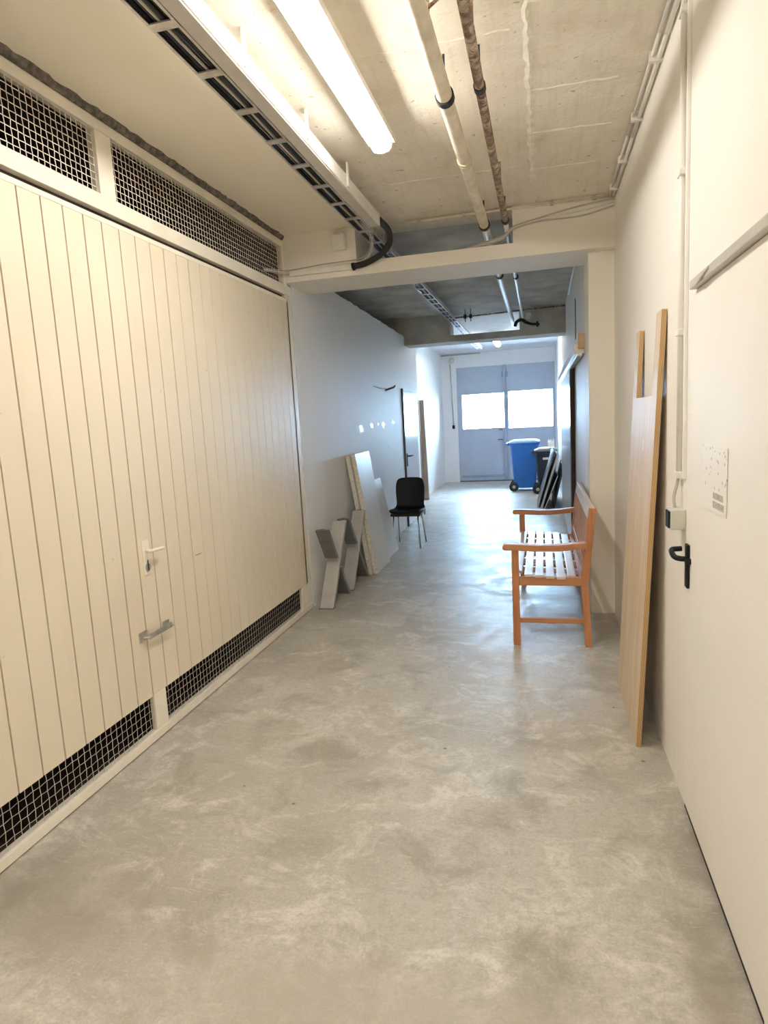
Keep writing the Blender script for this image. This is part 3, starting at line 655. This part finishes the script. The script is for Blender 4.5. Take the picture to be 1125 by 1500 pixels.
# ------------------------------------------------------------------ far end: bins, leaning panels, lamp, pull switch
def bin_(label, loc, rz, m, ml, W2, D2, H):
    t = thing('wheelie_bin', label, 'bin', loc, (0, 0, rz), group='wheelie bins')
    b, w = .76, W2; d = D2
    ring = lambda k, z, ins=0: [(-w * k + .03, -d * k, z), (w * k - .03, -d * k, z), (w * k, -d * k + .03, z), (w * k, d * k - .03, z), (w * k - .03, d * k, z), (-w * k + .03, d * k, z), (-w * k, d * k - .03, z), (-w * k, -d * k + .03, z)]
    v = ring(.74, .07) + ring(.80, .30) + ring(.97, H - .10); f = [tuple(range(8))[::-1], tuple(range(16, 24))]
    for j in range(2): f += [(j * 8 + i, j * 8 + (i + 1) % 8, (j + 1) * 8 + (i + 1) % 8, (j + 1) * 8 + i) for i in range(8)]
    MB().add(v, f).build('body', M[m], t, bevel=.008)
    MB().add(ring(1.02, H - .11) + ring(1.08, H - .06), [tuple(range(8))[::-1], tuple(range(8, 16))] + [(i, (i + 1) % 8, 8 + (i + 1) % 8, 8 + i) for i in range(8)]).build('rim', M[m], t, bevel=.008)
    MB().add(ring(1.10, H - .058) + ring(1.06, H - .03) + ring(.75, H), [tuple(range(8))[::-1], tuple(range(16, 24))] + [(j * 8 + i, j * 8 + (i + 1) % 8, (j + 1) * 8 + (i + 1) % 8, (j + 1) * 8 + i) for j in range(2) for i in range(8)]).build('lid', M[ml], t, bevel=.006)
    MB().tube([(-w * .8, d * 1.06, H - .10), (-w * .8, d * 1.25, H - .07), (w * .8, d * 1.25, H - .07), (w * .8, d * 1.06, H - .10)], .016, 8).build('handle', M[m], t, smooth=True)
    for s in (-1, 1): 
        wh = MB().tube([(s * w * .80, d * .78, .10), (s * w * .98, d * .78, .10)], .10, 18).build('wheel', M['rubber'], t, smooth=2)
        MB().tube([(s * w * .985, d * .78, .10), (s * w * 1.0, d * .78, .10)], .035, 12).build('hub_cap', M['grey'], wh, smooth=2)
    MB().tube([(-w * .8, d * .78, .10), (w * .8, d * .78, .10)], .012, 8).build('axle', M['galv'], t)
    MB().box(-w * .5, w * .5, -d * .72, -d * .5, 0, .072).build('foot', M[m], t, bevel=.01)
    return t
bin_('blue wheelie bin with pale blue lid before the big far door', (-.375, 14.15, 0), math.radians(90), 'blue', 'blue_l', .29, .30, 1.09)
bb = bin_('dark grey wheelie bin between the blue bin and the right wall', (.06, 13.55, 0), math.radians(90), 'binblack', 'binlid', .25, .215, .93)
MB().box(-.242, -.22, -.06, .06, .70, .745).build('sticker', M['sticker'], bb, label='small white sticker')
cr = thing('crumpled_paper', 'crumpled white paper lying on the dark grey bin lid', 'paper', (.17, 13.5, .925))
mb = MB(); n = 7; vs = [((i / n - .5) * .13, (j / n - .5) * .16, .11 + .10 * math.sin(i * 1.9) * math.cos(j * 1.3) + random.uniform(-.02, .03)) for i in range(n + 1) for j in range(n + 1)]
vs = [(x, y, max(0.004, z) if 0 < i % 8 < 7 else 0.003 + random.uniform(0, .03)) for i, (x, y, z) in enumerate(vs)]
mb.add(vs, [(i * 8 + j, i * 8 + j + 1, i * 8 + j + 9, i * 8 + j + 8) for i in range(n) for j in range(n)]).build('sheet', M['paperwhite'], cr)

lean('framed_panel', 'long pale-edged panel, outermost of those leaning beside the dark bin', 'panel', -.115, .165, .97, 11.45, 12.5, .028, 'binblack', 'panels leaning near the bins', 'lam')
lean('framed_panel', 'thick pale-edged panel leaning just inside the outermost one by the bins', 'panel', -.055, .235, .91, 11.32, 12.5, .036, 'binblack', 'panels leaning near the bins', 'lam')
lean('framed_panel', 'short thin pale-edged panel leaning behind the two longer ones by the bins', 'panel', .01, .235, .56, 11.22, 12.3, .014, 'binblack', 'panels leaning near the bins', 'lam')
lean('black_sheet', 'black sheet innermost of the leaning stack, against the right wall', 'panel', .15, .322, .72, 11.28, 12.7, .034, 'binblack', 'panels leaning near the bins')

bl = thing('bulkhead_light', 'round unlit white bulkhead lamp above the left side of big door', 'light', (-2.16, YF, 3.04))
MB().tube([(0, 0, 0), (0, -.05, 0)], .085, 20).build('base', M['white'], bl, smooth=2)
MB().tube([(0, -.05, 0), (0, -.085, 0), (0, -.11, 0)], [.075, .065, .03], 20).build('globe', M['switch'], bl, smooth=2)
ps = thing('door_switch', 'small black push switch hanging on a grey lead left of far door', 'switch', (-2.17, YF, 1.40))
MB().box(-.03, .03, -.05, 0, -.045, .045).build('body', M['black'], ps, bevel=.006)
MB().tube([(0, -.015, .04), (-.02, -.015, 1.0), (-.04, -.015, 1.65)], .013, 8).build('lead', M['cable_grey'], ps, smooth=True)
c3 = thing('ceiling_conduit', 'thin grey conduit on the white ceiling edge above far door', 'conduit')
MB().tube([(-2.42, YF - .03, 3.17), (-1.45, YF - .03, 3.17)], .014, 8).build('tube', M['cable_grey'], c3, smooth=True)
MB().box(-1.40, -1.28, 13.7, 14.9, 3.12, ZC).build('unlit_lamp_body', M['white'], bevel=.01)
tag(bpy.data.objects['unlit_lamp_body'], 'white unlit lamp body on the white ceiling left of the lit tube', 'light'); bpy.data.objects['unlit_lamp_body'].name = 'lamp_body'
